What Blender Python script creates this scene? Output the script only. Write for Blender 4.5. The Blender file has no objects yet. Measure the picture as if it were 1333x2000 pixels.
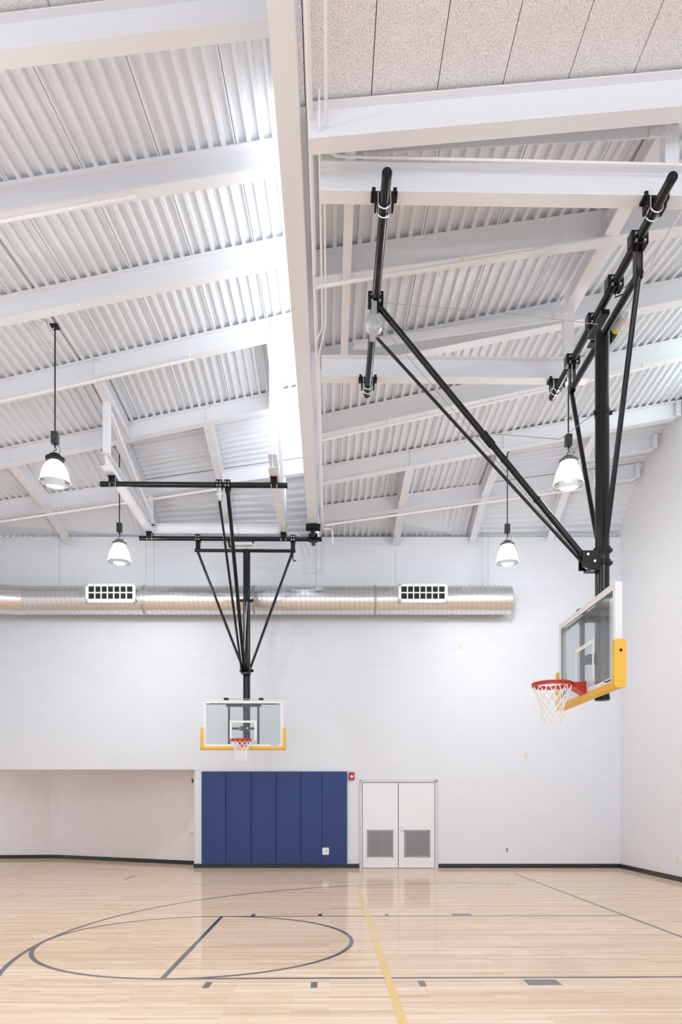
import bpy, math, random
from mathutils import Vector, Matrix
random.seed(7)
C = bpy.context.scene.collection
sc = bpy.context.scene
PI = math.pi
# ------------------------------------------------------------------ camera calibration
F, CX, HY, CAMZ, TH = 1381.0, 666.5, 1570.0, 1.614, 0.0155
cs, sn = math.cos(TH), math.sin(TH)
def ray(x, y):
    dx = (x - CX) / F
    return Vector((dx * cs + sn, -dx * sn + cs, (HY - y) / F))
def at(x, y, Y):
    d = ray(x, y); return Vector((0, 0, CAMZ)) + d * (Y / d.y)
def atX(x, y, X):
    d = ray(x, y); return Vector((0, 0, CAMZ)) + d * (X / d.x)
def atZ(x, y, Z):
    d = ray(x, y); return Vector((0, 0, CAMZ)) + d * ((Z - CAMZ) / d.z)
WALL = Matrix.Rotation(-TH, 4, 'Z')          # the block walls stand 0.9 degrees off the roof and court grid
def wx(x, Y=17.8): return (x - CX) * Y / F   # photo measure on the back wall, metres
def wz(y, Y=17.8): return CAMZ + (HY - y) * Y / F

# ------------------------------------------------------------------ materials
def mat(name, col, rough=0.5, metal=0.0, spec=0.5, coat=0.0):
    m = bpy.data.materials.new(name); m.use_nodes = True
    b = m.node_tree.nodes['Principled BSDF']
    b.inputs['Base Color'].default_value = (*col, 1)
    b.inputs['Roughness'].default_value = rough
    b.inputs['Metallic'].default_value = metal
    b.inputs['Specular IOR Level'].default_value = spec
    b.inputs['Coat Weight'].default_value = coat
    return m
def nodes(m): return m.node_tree.nodes, m.node_tree.links, m.node_tree.nodes['Principled BSDF']
def noise_tint(m, col, amt, scale, bump=0.0, detail=3):
    N, L, b = nodes(m)
    tc = N.new('ShaderNodeTexCoord'); n = N.new('ShaderNodeTexNoise')
    n.inputs['Scale'].default_value = scale; n.inputs['Detail'].default_value = detail
    L.new(tc.outputs['Object'], n.inputs['Vector'])
    r = N.new('ShaderNodeValToRGB'); r.color_ramp.elements[0].position = .3; r.color_ramp.elements[1].position = .7
    r.color_ramp.elements[0].color = (*[c * (1 - amt) for c in col], 1)
    r.color_ramp.elements[1].color = (*[min(1, c * (1 + amt)) for c in col], 1)
    L.new(n.outputs['Fac'], r.inputs['Fac']); L.new(r.outputs['Color'], b.inputs['Base Color'])
    if bump:
        bp = N.new('ShaderNodeBump'); bp.inputs['Strength'].default_value = bump; bp.inputs['Distance'].default_value = .01
        L.new(n.outputs['Fac'], bp.inputs['Height']); L.new(bp.outputs['Normal'], b.inputs['Normal'])
    return m
def block_wall(name, col, axis):
    m = mat(name, col, .45, spec=.35); N, L, b = nodes(m)
    tc = N.new('ShaderNodeTexCoord'); sp = N.new('ShaderNodeSeparateXYZ'); cb = N.new('ShaderNodeCombineXYZ')
    L.new(tc.outputs['Object'], sp.inputs[0]); L.new(sp.outputs[axis], cb.inputs[0]); L.new(sp.outputs['Z'], cb.inputs[1])
    br = N.new('ShaderNodeTexBrick'); br.offset = .5
    br.inputs['Scale'].default_value = 1; br.inputs['Brick Width'].default_value = .4064; br.inputs['Row Height'].default_value = .2032
    br.inputs['Mortar Size'].default_value = .006; br.inputs['Mortar Smooth'].default_value = .6
    br.inputs['Color1'].default_value = (*col, 1); br.inputs['Color2'].default_value = (*[c * .985 for c in col], 1)
    br.inputs['Mortar'].default_value = (*[c * .965 for c in col], 1)
    L.new(cb.outputs[0], br.inputs['Vector']); L.new(br.outputs['Color'], b.inputs['Base Color'])
    n = N.new('ShaderNodeTexNoise'); n.inputs['Scale'].default_value = 60; L.new(tc.outputs['Object'], n.inputs['Vector'])
    mx = N.new('ShaderNodeMath'); mx.operation = 'MULTIPLY_ADD'; mx.inputs[1].default_value = -1.0
    L.new(br.outputs['Fac'], mx.inputs[0])
    m2 = N.new('ShaderNodeMath'); m2.operation = 'MULTIPLY'; m2.inputs[1].default_value = .25
    L.new(n.outputs['Fac'], m2.inputs[0]); L.new(m2.outputs[0], mx.inputs[2])
    bp = N.new('ShaderNodeBump'); bp.inputs['Strength'].default_value = .45; bp.inputs['Distance'].default_value = .006
    L.new(mx.outputs[0], bp.inputs['Height']); L.new(bp.outputs['Normal'], b.inputs['Normal'])
    return m
def emit(name, col, strength):
    m = bpy.data.materials.new(name); m.use_nodes = True; N = m.node_tree.nodes; N.clear()
    e = N.new('ShaderNodeEmission'); o = N.new('ShaderNodeOutputMaterial')
    e.inputs['Color'].default_value = (*col, 1); e.inputs['Strength'].default_value = strength
    m.node_tree.links.new(e.outputs[0], o.inputs[0]); return m
def thin_glass(name, tint, diff, gloss, body=(.9, .93, .93), trans=0.0):
    m = bpy.data.materials.new(name); m.use_nodes = True; N = m.node_tree.nodes; L = m.node_tree.links; N.clear()
    o = N.new('ShaderNodeOutputMaterial'); t = N.new('ShaderNodeBsdfTransparent'); t.inputs['Color'].default_value = (*tint, 1)
    d = N.new('ShaderNodeBsdfTranslucent' if trans else 'ShaderNodeBsdfDiffuse'); d.inputs['Color'].default_value = (*body, 1)
    g = N.new('ShaderNodeBsdfGlossy'); g.inputs['Roughness'].default_value = .05
    m1 = N.new('ShaderNodeMixShader'); m1.inputs[0].default_value = diff
    L.new(t.outputs[0], m1.inputs[1]); L.new(d.outputs[0], m1.inputs[2])
    fr = N.new('ShaderNodeFresnel'); fr.inputs[0].default_value = 1.5
    mu = N.new('ShaderNodeMath'); mu.operation = 'MULTIPLY'; mu.inputs[1].default_value = gloss; L.new(fr.outputs[0], mu.inputs[0])
    m2 = N.new('ShaderNodeMixShader'); L.new(mu.outputs[0], m2.inputs[0]); L.new(m1.outputs[0], m2.inputs[1]); L.new(g.outputs[0], m2.inputs[2])
    L.new(m2.outputs[0], o.inputs[0]); return m

M = {}
M['deck'] = mat('white_deck_paint', (.79, .815, .86), .38, spec=.4)
M['steel'] = mat('white_steel_paint', (.82, .825, .86), .42, spec=.4)
M['pipe'] = mat('white_pipe_paint', (.86, .85, .85), .35)
M['black'] = mat('black_powder_coat', (.007, .007, .008), .22, spec=.35)
M['capmetal'] = mat('grey_bronze_casting', (.16, .145, .135), .45, metal=.3)
M['blackmat'] = mat('black_cast_metal', (.009, .009, .01), .45, spec=.25)
M['zinc'] = mat('zinc_bolt', (.75, .75, .76), .3, metal=.8)
M['alu'] = noise_tint(mat('cast_aluminium', (.6, .61, .62), .35, metal=.6), (.62, .63, .65), .1, 30)
M['wallb'] = block_wall('white_block_wall', (.82, .84, .89), 'X')
M['wallr'] = block_wall('white_block_wall_side', (.82, .815, .83), 'Y')
M['recess'] = noise_tint(mat('beige_grey_wall', (.86, .80, .80), .5), (.86, .80, .80), .015, 3)
M['trimw'] = mat('white_gloss_trim', (.84, .84, .85), .35)
M['doorw'] = mat('white_door_paint', (.90, .905, .93), .35)
M['framew'] = mat('grey_white_frame', (.70, .69, .69), .4)
M['base'] = noise_tint(mat('black_rubber_base', (.02, .02, .022), .4), (.022, .021, .023), .3, 8)
M['blue'] = noise_tint(mat('blue_vinyl', (.022, .045, .17), .45, spec=.4), (.024, .05, .185), .18, 180, .25)
M['louver'] = mat('grey_louver', (.36, .36, .365), .45, metal=.2)
M['dark'] = mat('dark_opening', (.012, .012, .013), .8)
M['yellow'] = mat('yellow_padding', (.86, .50, .045), .4)
M['red'] = mat('red_rim_paint', (.56, .04, .03), .35)
M['redal'] = mat('red_alarm_plastic', (.42, .02, .03), .35)
M['net'] = mat('white_net_cord', (.95, .95, .94), .8)
M['white'] = mat('white_paint_line', (.88, .89, .88), .4)
M['ivory'] = mat('ivory_plate', (.80, .73, .55), .4)
M['glass'] = thin_glass('backboard_glass', (.88, .92, .92), .05, .4)
M['graysteel'] = mat('grey_steel_bar', (.03, .03, .032), .4)
M['line'] = mat('dark_court_paint', (.055, .055, .065), .22, coat=.3)
M['yline'] = mat('yellow_court_paint', (.80, .52, .10), .22, coat=.3)
M['ink'] = mat('dark_violet_ink', (.10, .08, .14), .5)
M['duct'] = mat('galvanised_duct', (.78, .77, .76), .24, metal=.95)
M['seam'] = mat('duct_seam', (.42, .43, .44), .4, metal=.7)
M['grille'] = mat('white_grille', (.86, .86, .87), .4)
M['yellowlabel'] = mat('yellow_label', (.8, .6, .03), .5)
M['cable'] = mat('grey_wire', (.35, .35, .36), .4, metal=.5)
M['win'] = emit('daylit_window_pane', (.90, .96, 1.0), 2.7)
M['wing'] = emit('daylit_window_pane_green', (.86, 1.0, .95), 2.3)
M['bulb'] = emit('lit_lamp', (1.0, .97, .93), 30.0)
M['bulbdim'] = emit('dim_lamp', (1.0, .97, .93), .9)
M['shade'] = thin_glass('prismatic_glass', (.95, .95, .95), .78, 1.0, (.92, .92, .92), 1)
# acoustic panels
M['panel'] = mat('acoustic_panel', (.72, .67, .66), .9, spec=.1)
N, L, b = nodes(M['panel'])
tc = N.new('ShaderNodeTexCoord'); n1 = N.new('ShaderNodeTexNoise'); n1.inputs['Scale'].default_value = 95; n1.inputs['Detail'].default_value = 4
L.new(tc.outputs['Object'], n1.inputs['Vector'])
r = N.new('ShaderNodeValToRGB'); r.color_ramp.elements[0].position = .34; r.color_ramp.elements[1].position = .56
r.color_ramp.elements[0].color = (.58, .55, .57, 1); r.color_ramp.elements[1].color = (.91, .88, .91, 1)
L.new(n1.outputs['Fac'], r.inputs['Fac']); L.new(r.outputs['Color'], b.inputs['Base Color'])
bp = N.new('ShaderNodeBump'); bp.inputs['Strength'].default_value = .5; bp.inputs['Distance'].default_value = .01
L.new(n1.outputs['Fac'], bp.inputs['Height']); L.new(bp.outputs['Normal'], b.inputs['Normal'])
# maple floor
M['floor'] = mat('maple_strip_floor', (.7, .55, .4), .15, spec=.22, coat=0)
N, L, b = nodes(M['floor'])
tc = N.new('ShaderNodeTexCoord')
def plank(width, row, c1, c2, mort, off):
    br = N.new('ShaderNodeTexBrick'); br.offset = off; br.inputs['Scale'].default_value = 1
    br.inputs['Brick Width'].default_value = width; br.inputs['Row Height'].default_value = row
    br.inputs['Mortar Size'].default_value = mort; br.inputs['Mortar Smooth'].default_value = .1
    br.inputs['Color1'].default_value = (*c1, 1); br.inputs['Color2'].default_value = (*c2, 1); br.inputs['Mortar'].default_value = (.36, .25, .17, 1)
    L.new(tc.outputs['Object'], br.inputs['Vector']); return br
b1 = plank(.83, .057, (.95, .77, .60), (.68, .48, .32), .0009, .37)
b2 = plank(1.37, .057, (.96, .79, .63), (.79, .59, .42), .0, .61)
mx = N.new('ShaderNodeMixRGB'); mx.inputs[0].default_value = .5; L.new(b1.outputs['Color'], mx.inputs[1]); L.new(b2.outputs['Color'], mx.inputs[2])
mp = N.new('ShaderNodeMapping'); mp.inputs['Scale'].default_value = (1.2, 40, 1); L.new(tc.outputs['Object'], mp.inputs[0])
ng = N.new('ShaderNodeTexNoise'); ng.inputs['Scale'].default_value = 2.0; ng.inputs['Detail'].default_value = 5; L.new(mp.outputs[0], ng.inputs['Vector'])
rg = N.new('ShaderNodeValToRGB'); rg.color_ramp.elements[0].position = .3; rg.color_ramp.elements[1].position = .72
rg.color_ramp.elements[0].color = (.86, .83, .80, 1); rg.color_ramp.elements[1].color = (1.05, 1.04, 1.03, 1); L.new(ng.outputs['Fac'], rg.inputs[0])
mu = N.new('ShaderNodeMixRGB'); mu.blend_type = 'MULTIPLY'; mu.inputs[0].default_value = 1; L.new(mx.outputs[0], mu.inputs[1]); L.new(rg.outputs[0], mu.inputs[2])
N.remove(b); mo_ = N['Material Output']
df = N.new('ShaderNodeBsdfDiffuse'); gl = N.new('ShaderNodeBsdfGlossy'); gl.inputs['Roughness'].default_value = .07
fr = N.new('ShaderNodeFresnel'); fr.inputs[0].default_value = 1.42
mf = N.new('ShaderNodeMath'); mf.operation = 'MULTIPLY'; mf.inputs[1].default_value = .66
ms_ = N.new('ShaderNodeMixShader'); L.new(fr.outputs[0], mf.inputs[0]); L.new(mf.outputs[0], ms_.inputs[0])
L.new(mu.outputs[0], df.inputs['Color']); L.new(df.outputs[0], ms_.inputs[1]); L.new(gl.outputs[0], ms_.inputs[2]); L.new(ms_.outputs[0], mo_.inputs['Surface'])
# prismatic ribs on the lamp glass
# ------------------------------------------------------------------ mesh builder
ORG = {}
def origin(o): return ORG.get(o.name, Vector((0, 0, 0))) if o else Vector((0, 0, 0))
class MB:
    def __init__(s, X=None): s.v = []; s.f = []; s.m = []; s.X = X; s.mi = 0
    def add(s, vs, fs):
        k = len(s.v)
        for p in vs:
            p = Vector(p); s.v.append(s.X @ p if s.X is not None else p)
        for q in fs: s.f.append([k + i for i in q]); s.m.append(s.mi)
        return s
    def box(s, x0, x1, y0, y1, z0, z1):
        return s.add([(x0,y0,z0),(x1,y0,z0),(x1,y1,z0),(x0,y1,z0),(x0,y0,z1),(x1,y0,z1),(x1,y1,z1),(x0,y1,z1)],
                     [(0,3,2,1),(4,5,6,7),(0,1,5,4),(1,2,6,5),(2,3,7,6),(3,0,4,7)])
    def cbox(s, c, sx, sy, sz):
        return s.box(c[0]-sx/2, c[0]+sx/2, c[1]-sy/2, c[1]+sy/2, c[2]-sz/2, c[2]+sz/2)
    def rbox(s, x0, x1, y0, y1, z0, z1, r, seg=3, axis='z'):
        # box with rounded edges along one axis
        lo = {'x': (y0,y1,z0,z1,x0,x1), 'y': (x0,x1,z0,z1,y0,y1), 'z': (x0,x1,y0,y1,z0,z1)}[axis]
        a0,a1,b0,b1,c0,c1 = lo; pts = []
        for (ca, cb, st) in ((a1-r,b1-r,0),(a0+r,b1-r,1),(a0+r,b0+r,2),(a1-r,b0+r,3)):
            for i in range(seg+1):
                t = (st + i/seg) * PI/2; pts.append((ca + r*math.cos(t), cb + r*math.sin(t)))
        n = len(pts)
        mk = {'x': lambda a,b,c:(c,a,b), 'y': lambda a,b,c:(a,c,b), 'z': lambda a,b,c:(a,b,c)}[axis]
        vs = [mk(a,b,c0) for a,b in pts] + [mk(a,b,c1) for a,b in pts]
        fs = [(i,(i+1)%n,n+(i+1)%n,n+i) for i in range(n)] + [tuple(range(n))[::-1], tuple(range(n,2*n))]
        return s.add(vs, fs)
    def bar(s, p0, p1, w, h, up=(0,0,1)):
        p0, p1 = Vector(p0), Vector(p1); d = (p1-p0).normalized(); u = Vector(up)
        sd = d.cross(u)
        if sd.length < 1e-4: sd = d.cross(Vector((1,0,0)))
        sd.normalize(); u = sd.cross(d).normalized()
        vs = [p + sd*a*w/2 + u*b*h/2 for p in (p0,p1) for a,b in ((-1,-1),(1,-1),(1,1),(-1,1))]
        return s.add(vs, [(3,2,1,0),(4,5,6,7),(0,1,5,4),(1,2,6,5),(2,3,7,6),(3,0,4,7)])
    def ibeam(s, p0, p1, d, bf, tf=.014, tw=.010):
        # p0, p1: middle of the top face at both ends
        p0, p1 = Vector(p0), Vector(p1); ax = (p1-p0); ax.z = 0; ax.normalize(); sd = Vector((ax.y, -ax.x, 0))
        sec = [(-bf/2,0),(bf/2,0),(bf/2,-tf),(tw/2,-tf),(tw/2,-d+tf),(bf/2,-d+tf),(bf/2,-d),(-bf/2,-d),(-bf/2,-d+tf),(-tw/2,-d+tf),(-tw/2,-tf),(-bf/2,-tf)]
        vs = [p + sd*a + Vector((0,0,b)) for p in (p0,p1) for a,b in sec]; n = 12
        fs = [(i,(i+1)%n,n+(i+1)%n,n+i) for i in range(n)]
        for k in (0, n): fs += [(k+0,k+1,k+2,k+11),(k+11,k+2,k+3,k+10),(k+10,k+3,k+4,k+9),(k+9,k+4,k+5,k+8),(k+8,k+5,k+6,k+7)]
        return s.add(vs, fs)
    def tube(s, pts, r, seg=10, closed=False, caps=True):
        pts = [Vector(p) for p in pts]; n = len(pts); rs = r if isinstance(r, (list,tuple)) else [r]*n
        prev = None; vs = []; fs = []
        for i, p in enumerate(pts):
            a = pts[(i-1) % n] if (closed or i) else p; c = pts[(i+1) % n] if (closed or i < n-1) else p
            t = (c-a).normalized()
            if prev is None:
                u = t.cross(Vector((0,0,1)))
                if u.length < 1e-3: u = t.cross(Vector((1,0,0)))
            else: u = prev - t*prev.dot(t)
            u.normalize(); prev = u; w = t.cross(u)
            for k in range(seg):
                q = 2*PI*k/seg; vs.append(p + (u*math.cos(q) + w*math.sin(q))*rs[i])
        m = n if closed else n-1
        for i in range(m):
            for k in range(seg):
                a = i*seg+k; b_ = i*seg+(k+1)%seg; j = ((i+1) % n)*seg
                fs.append((a, b_, j+(k+1)%seg, j+k))
        if caps and not closed: fs += [tuple(range(seg))[::-1], tuple(range((n-1)*seg, n*seg))]
        return s.add(vs, fs)
    def lathe(s, prof, c, seg=24, axis='z'):
        vs = []; fs = []; n = len(prof); c = Vector(c)
        for r_, h in prof:
            for k in range(seg):
                q = 2*PI*k/seg; a, b_ = r_*math.cos(q), r_*math.sin(q)
                vs.append(c + {'z': Vector((a,b_,h)), 'x': Vector((h,a,b_)), 'y': Vector((b_,h,a))}[axis])
        for i in range(n-1):
            for k in range(seg): fs.append((i*seg+k, i*seg+(k+1)%seg, (i+1)*seg+(k+1)%seg, (i+1)*seg+k))
        return s.add(vs, fs)
    def build(s, name, m, parent=None, smooth=False, bevel=0):
        o0 = origin(parent)
        me = bpy.data.meshes.new(name); me.from_pydata([v - o0 for v in s.v], [], s.f)
        for mm in (m if isinstance(m, list) else [m]): me.materials.append(M[mm] if isinstance(mm, str) else mm)
        for p, k in zip(me.polygons, s.m): p.material_index = k
        import bmesh
        bm = bmesh.new(); bm.from_mesh(me); bmesh.ops.recalc_face_normals(bm, faces=bm.faces); bm.to_mesh(me); bm.free()
        me.update()
        o = bpy.data.objects.new(name, me); C.objects.link(o)
        if parent: o.parent = parent; ORG[o.name] = o0
        if smooth:
            for p in me.polygons: p.use_smooth = True
            try: me.set_sharp_from_angle(angle=math.radians(40))
            except Exception: pass
        if bevel:
            bv = o.modifiers.new('Bevel', 'BEVEL'); bv.width = bevel; bv.segments = 2; bv.limit_method = 'ANGLE'
        return o
def split_build(mb, name, m, parent=None, smooth=False):
    # every connected piece becomes an object of its own
    par = list(range(len(mb.v)))
    def find(i):
        while par[i] != i: par[i] = par[par[i]]; i = par[i]
        return i
    for q in mb.f:
        for i in q[1:]: par[find(i)] = find(q[0])
    groups = {}
    for q in mb.f: groups.setdefault(find(q[0]), []).append(q)
    out = []
    for fs in groups.values():
        b_ = MB(); idx = {}
        for q in fs:
            for i in q:
                if i not in idx: idx[i] = len(b_.v); b_.v.append(mb.v[i])
            b_.f.append([idx[i] for i in q]); b_.m.append(0)
        out.append(b_.build(name, m, parent, smooth))
    return out
def thing(name, label, cat, loc, group=None):
    o = bpy.data.objects.new(name, None); C.objects.link(o); o.empty_display_size = .1
    o.location = loc; ORG[o.name] = Vector(loc); o['label'] = label; o['category'] = cat
    if group: o['group'] = group
    return o
def tag(o, label, cat, group=None):
    o['label'] = label; o['category'] = cat
    if group: o['group'] = group
    return o
def struct(o, label=None, cat=None):
    o['kind'] = 'structure'
    if label: o['label'] = label; o['category'] = cat
    return o
def copy_tree(o, parent=None):
    c = o.copy(); C.objects.link(c)
    if parent: c.parent = parent
    for ch in list(o.children): copy_tree(ch, c)
    return c
def bend(pts, r=.08, n=5):
    # round the corners of a polyline
    pts = [Vector(p) for p in pts]; out = [pts[0]]
    for a, p, c in zip(pts, pts[1:], pts[2:]):
        u, w = (a-p), (c-p); k = min(r, u.length*.45, w.length*.45); A = p+u.normalized()*k; B = p+w.normalized()*k
        for i in range(n+1):
            t = i/n; out.append(A*(1-t)**2 + p*2*t*(1-t) + B*t*t)
    return out + [pts[-1]]

# ------------------------------------------------------------------ roof geometry
BEAM_D, BEAM_F = .34, .17
def line_fn(p1, p2, Y):
    a, c = at(*p1, Y), at(*p2, Y); k = (c.z-a.z)/(c.x-a.x)
    return lambda X: a.z + k*(X-a.x)
LEFT = [(6.5, ((0,25),(210,0))), (8.5, ((0,355),(540,268))), (10.5, ((0,577),(555,460))), (12.45, ((0,740),(567,610))),
        (14.4, ((0,875),(530,765))), (16.3, ((0,977),(588,895)))]
RIGHT = [(6.5, ((640,195),(1333,135))), (8.5, ((688,478),(1194,407))), (10.5, ((627,679),(960,614))), (12.45, ((625,810),(924,746))),
         (14.4, ((626,910),(1322,782))), (16.3, ((627,987),(1262,902)))]
WTOP = 8.335
def roof(defs):
    fs = [(Y, line_fn(*pp, Y)) for Y, pp in defs] + [(18.05, lambda X: WTOP+.005)]
    def z(X, Y):
        if Y <= fs[0][0]: return fs[0][1](X)
        for (a, fa), (b_, fb) in zip(fs, fs[1:]):
            if Y <= b_: t = (Y-a)/(b_-a); return fa(X)*(1-t) + fb(X)*t
        return fs[-1][1](X)
    return z
ZL, ZR = roof(LEFT), roof(RIGHT)
def profile(Lh):
    out = []; s = 0; k = 0; P = .1524
    while s < Lh:
        q = [(0,0),(.045,0),(.056,.052),(.141,.052)]
        if k % 6 == 3: q = [(0,0),(.017,0),(.018,.03),(.027,.03),(.028,0),(.045,0),(.056,.052),(.141,.052)]
        for a, d in q:
            if s+a <= Lh: out.append((s+a, d))
        s += P; k += 1
    if out[-1][0] < Lh-1e-6: out.append((Lh, out[-1][1]))
    return out
def deck_y(mb, zf, X0, X1, Ys):
    pr = profile(X1-X0); vs = []; n = len(pr)
    for Y in Ys:
        for s_, d in pr: vs.append((X0+s_, Y, zf(X0+s_, Y)+d))
    mb.add(vs, [(j*n+i, j*n+i+1, (j+1)*n+i+1, (j+1)*n+i) for j in range(len(Ys)-1) for i in range(n-1)])
    e = [(X, Y, zf(X, Y)+.075) for Y in Ys for X in (X0, X1)]              # unseen cover sheet added to keep sky light out of the flutes
    mb.add(e, [(2*j, 2*j+1, 2*j+3, 2*j+2) for j in range(len(Ys)-1)])
def deck_x(mb, zf, X0, X1, Y0, Y1):
    pr = profile(Y1-Y0); vs = []; n = len(pr)
    for X in (X0, X1):
        for s_, d in pr: vs.append((X, Y0+s_, zf(X, Y0+s_)+d))
    mb.add(vs, [(i, i+1, n+i+1, n+i) for i in range(n-1)])
    mb.add([(X, Y, zf(X, Y)+.075) for X in (X0, X1) for Y in (Y0, 16.3, Y1)], [(0,1,4,3),(1,2,5,4)])  # same added cover sheet against light leaks
YS = [6.55, 8.5, 10.5, 12.45, 14.4, 16.3, 18.05]
XLW, XG, XD, XRW = -10.7, -.42, -.2738, 7.45
mb = MB(); deck_y(mb, ZL, XLW, -4.35, YS); deck_y(mb, ZL, -4.35, XG, YS[:5])
for a, c in ((-4.35,-2.52),(-2.52,XG)): deck_x(mb, ZL, a, c, 14.4, 18.05)
struct(mb.build('ceiling_left', 'deck'), 'white corrugated metal roof deck left of the ridge girder', 'ceiling')
mb = MB(); deck_y(mb, ZR, XD, 3.58, YS); deck_y(mb, ZR, 3.58, XRW, YS[:5])
for a, c in ((3.58,5.5),(5.5,XRW)): deck_x(mb, ZR, a, c, 14.4, 18.05)
struct(mb.build('ceiling_right', 'deck'), 'white corrugated metal roof deck right of the ridge girder', 'ceiling')
# acoustic panels nearer than the first beam: separate boards with open joints
def panels(name, zf, X0, X1, ph, label):
    mb = MB(); x = X0+ph
    while x < X1:
        a, c = max(X0, x+.004), min(x+.606, X1)
        for y0, y1 in ((.2, 3.3), (3.31, 6.72)):
            zz = [zf(a,6)+.03, zf(c,6)+.03]
            mb.add([(a,y0,zz[0]),(c,y0,zz[1]),(c,y1,zz[1]),(a,y1,zz[0]),(a,y0,zz[0]+.06),(c,y0,zz[1]+.06),(c,y1,zz[1]+.06),(a,y1,zz[0]+.06)],
                   [(0,3,2,1),(4,5,6,7),(0,1,5,4),(1,2,6,5),(2,3,7,6),(3,0,4,7)])
        x += .61
    struct(mb.build(name, 'panel'), label, 'ceiling')
px0 = at(725, 190, 6.6).x
panels('ceiling_panels_right', ZR, XD, XRW, (px0-XD) % .61 - .61, 'speckled beige acoustic ceiling panels at the top right')
panels('ceiling_panels_left', ZL, XLW, XG, .2, 'speckled acoustic ceiling panels at the top left corner')
# weathertight cover above the panel joints
mb = MB(); mb.add([(XLW,-.5,ZL(XLW,0)+.12),(XG,-.5,ZL(XG,0)+.12),(XG,6.7,ZL(XG,0)+.12),(XLW,6.7,ZL(XLW,0)+.12)],[(0,1,2,3)])
struct(mb.build('ceiling_backing_left', 'dark'), 'dark backing above the left acoustic panels', 'ceiling')
mb = MB(); mb.add([(XD,-.5,ZR(XD,0)+.12),(XRW,-.5,ZR(XRW,0)+.12),(XRW,6.7,ZR(XRW,0)+.12),(XD,6.7,ZR(XD,0)+.12)],[(0,1,2,3)])
struct(mb.build('ceiling_backing_right', 'dark'), 'dark backing above the right acoustic panels', 'ceiling')

# beams: each one a thing
ordn = ['nearest', 'second nearest', 'third nearest', 'third farthest', 'second farthest', 'farthest']
for side, defs, zf, Xa, Xb, g in (('left', LEFT, ZL, XLW, -.56, 'roof beams left of the ridge girder'), ('right', RIGHT, ZR, -.20, 7.12, 'roof beams right of the ridge girder')):
    for (Y, _), od in zip(defs, ordn):
        t = thing('roof_beam', f'white sloping steel roof beam under the {side} roof deck, {od} of six', 'beam', (Xa, Y+.085, zf(Xa, Y)-BEAM_D), g)
        mb = MB(); mb.ibeam((Xa, Y+BEAM_F/2, zf(Xa,Y)), (Xb, Y+BEAM_F/2, zf(Xb,Y)), BEAM_D, BEAM_F); mb.build('beam', 'steel', t)
        if side == 'right':
            mb = MB(); z = zf(Xb, Y); mb.box(Xb-.02, Xb+.06, Y-.05, Y+.02, z-.33, z-.02); mb.build('end_plate', 'steel', t)
            mb = MB()
            for dz in (.08, .17, .26): mb.lathe([(.0,-.012),(.012,-.012),(.012,0)], (Xb+.02, Y-.05, z-dz), 8, 'y')
            split_build(mb, 'bolt', 'zinc', t)
# short extra beam at the right wall
za, zb = ZR(5.6, 15.35), ZR(7.12, 15.35)
t = thing('roof_beam', 'short white roof beam ending at the right wall between the two farthest beams', 'beam', (5.6, 15.35, za-.34))
MB().ibeam((5.6,15.43,za),(7.1,15.43,zb),.32,.16).build('beam', 'steel', t)
MB().box(7.06,7.14,15.3,15.37,zb-.3,zb-.02).build('end_plate', 'steel', t)
# rafters running down to the top of the back wall
for X, zf, lab in ((-6.52,ZL,'at the far left'), (-4.32,ZL,'behind the left lamp pair'), (-2.52,ZL,'above the far hoop'), (1.65,ZR,'right of the girder end'),
                   (3.57,ZR,'above the far right lamp'), (5.52,ZR,'behind the near hoop mast')):
    mb = MB()
    pts = [14.45, 16.3, 17.72]
    for a, c in zip(pts, pts[1:]):
        mb.ibeam((X, a, zf(X,a)-.005), (X, c, zf(X,c)-.005), .32, .17)
    o = mb.build('roof_rafter', 'steel'); tag(o, f'short white rafter {lab}, running down to the back wall', 'rafter', 'rafters down to the back wall')

# ridge girder
mb = MB(); GZ = 7.97
mb.ibeam((-.392, -.5, 8.62), (-.392, 16.32, 8.62), .65, .22, .03, .016)
tag(mb.build('ridge_girder', 'steel'), 'long white steel girder running overhead towards the back wall', 'girder')
mb = MB(); mb.box(-.282, -.274, -.4, 16.3, 8.0, 8.95)
tag(mb.build('girder_side_plate', 'steel'), 'narrow side plate along the right face of the overhead girder', 'plate')

# clerestory window above the girder and high window in the right wall
mb = MB(); mb.add([(XG-.02,7.9,8.64),(XG-.02,16.2,8.64),(XG-.02,16.2,10.7),(XG-.02,7.9,10.7)],[(0,1,2,3)])
w = struct(mb.build('window_1', 'win'), 'daylit clerestory glazing above the ridge girder', 'window')
mb = MB()
for k in range(6): mb.box(XG-.07, XG-.01, 7.9+1.66*k-.025, 7.9+1.66*k+.025, 8.62, 10.7)
mb.box(XG-.07, XG-.01, 7.9, 16.2, 8.62, 8.68); mb.build('window_frame', 'trimw', w)
mb = MB(); mb.box(XG-.04, XG+.05, -.5, 7.9, 8.62, 10.4); struct(mb.build('trim_2', 'steel'), 'solid white upstand above the near end of the girder', 'trim')
mb = MB(); mb.box(XG-.04, XG+.05, 16.2, 18.1, 8.3, 10.8); struct(mb.build('trim_1', 'steel'), 'white closure panel at the far end of the clerestory', 'trim')

# ------------------------------------------------------------------ walls (0.9 degrees off the court grid)
Yw = 17.8; JX = wx(377); RX = 7.03; OPZ = 2.478
def wallbox(bx, name, m, parent=None, bevel=0):
    mb = MB(); [mb.box(*q) for q in bx]; o = mb.build(name, m, parent, bevel=bevel); o.matrix_world = WALL; return o
mb = MB()
mb.box(-12.5, JX+.16, Yw, Yw+.25, OPZ, WTOP)                         # above the opening
mb.box(JX+.16, RX+.3, Yw, Yw+.25, 0, WTOP)
mb.box(-12.5, RX+.3, Yw+.27, Yw+.4, OPZ+.4, 9.6)  # unseen closure box added to block light coming through the deck flutes
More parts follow.
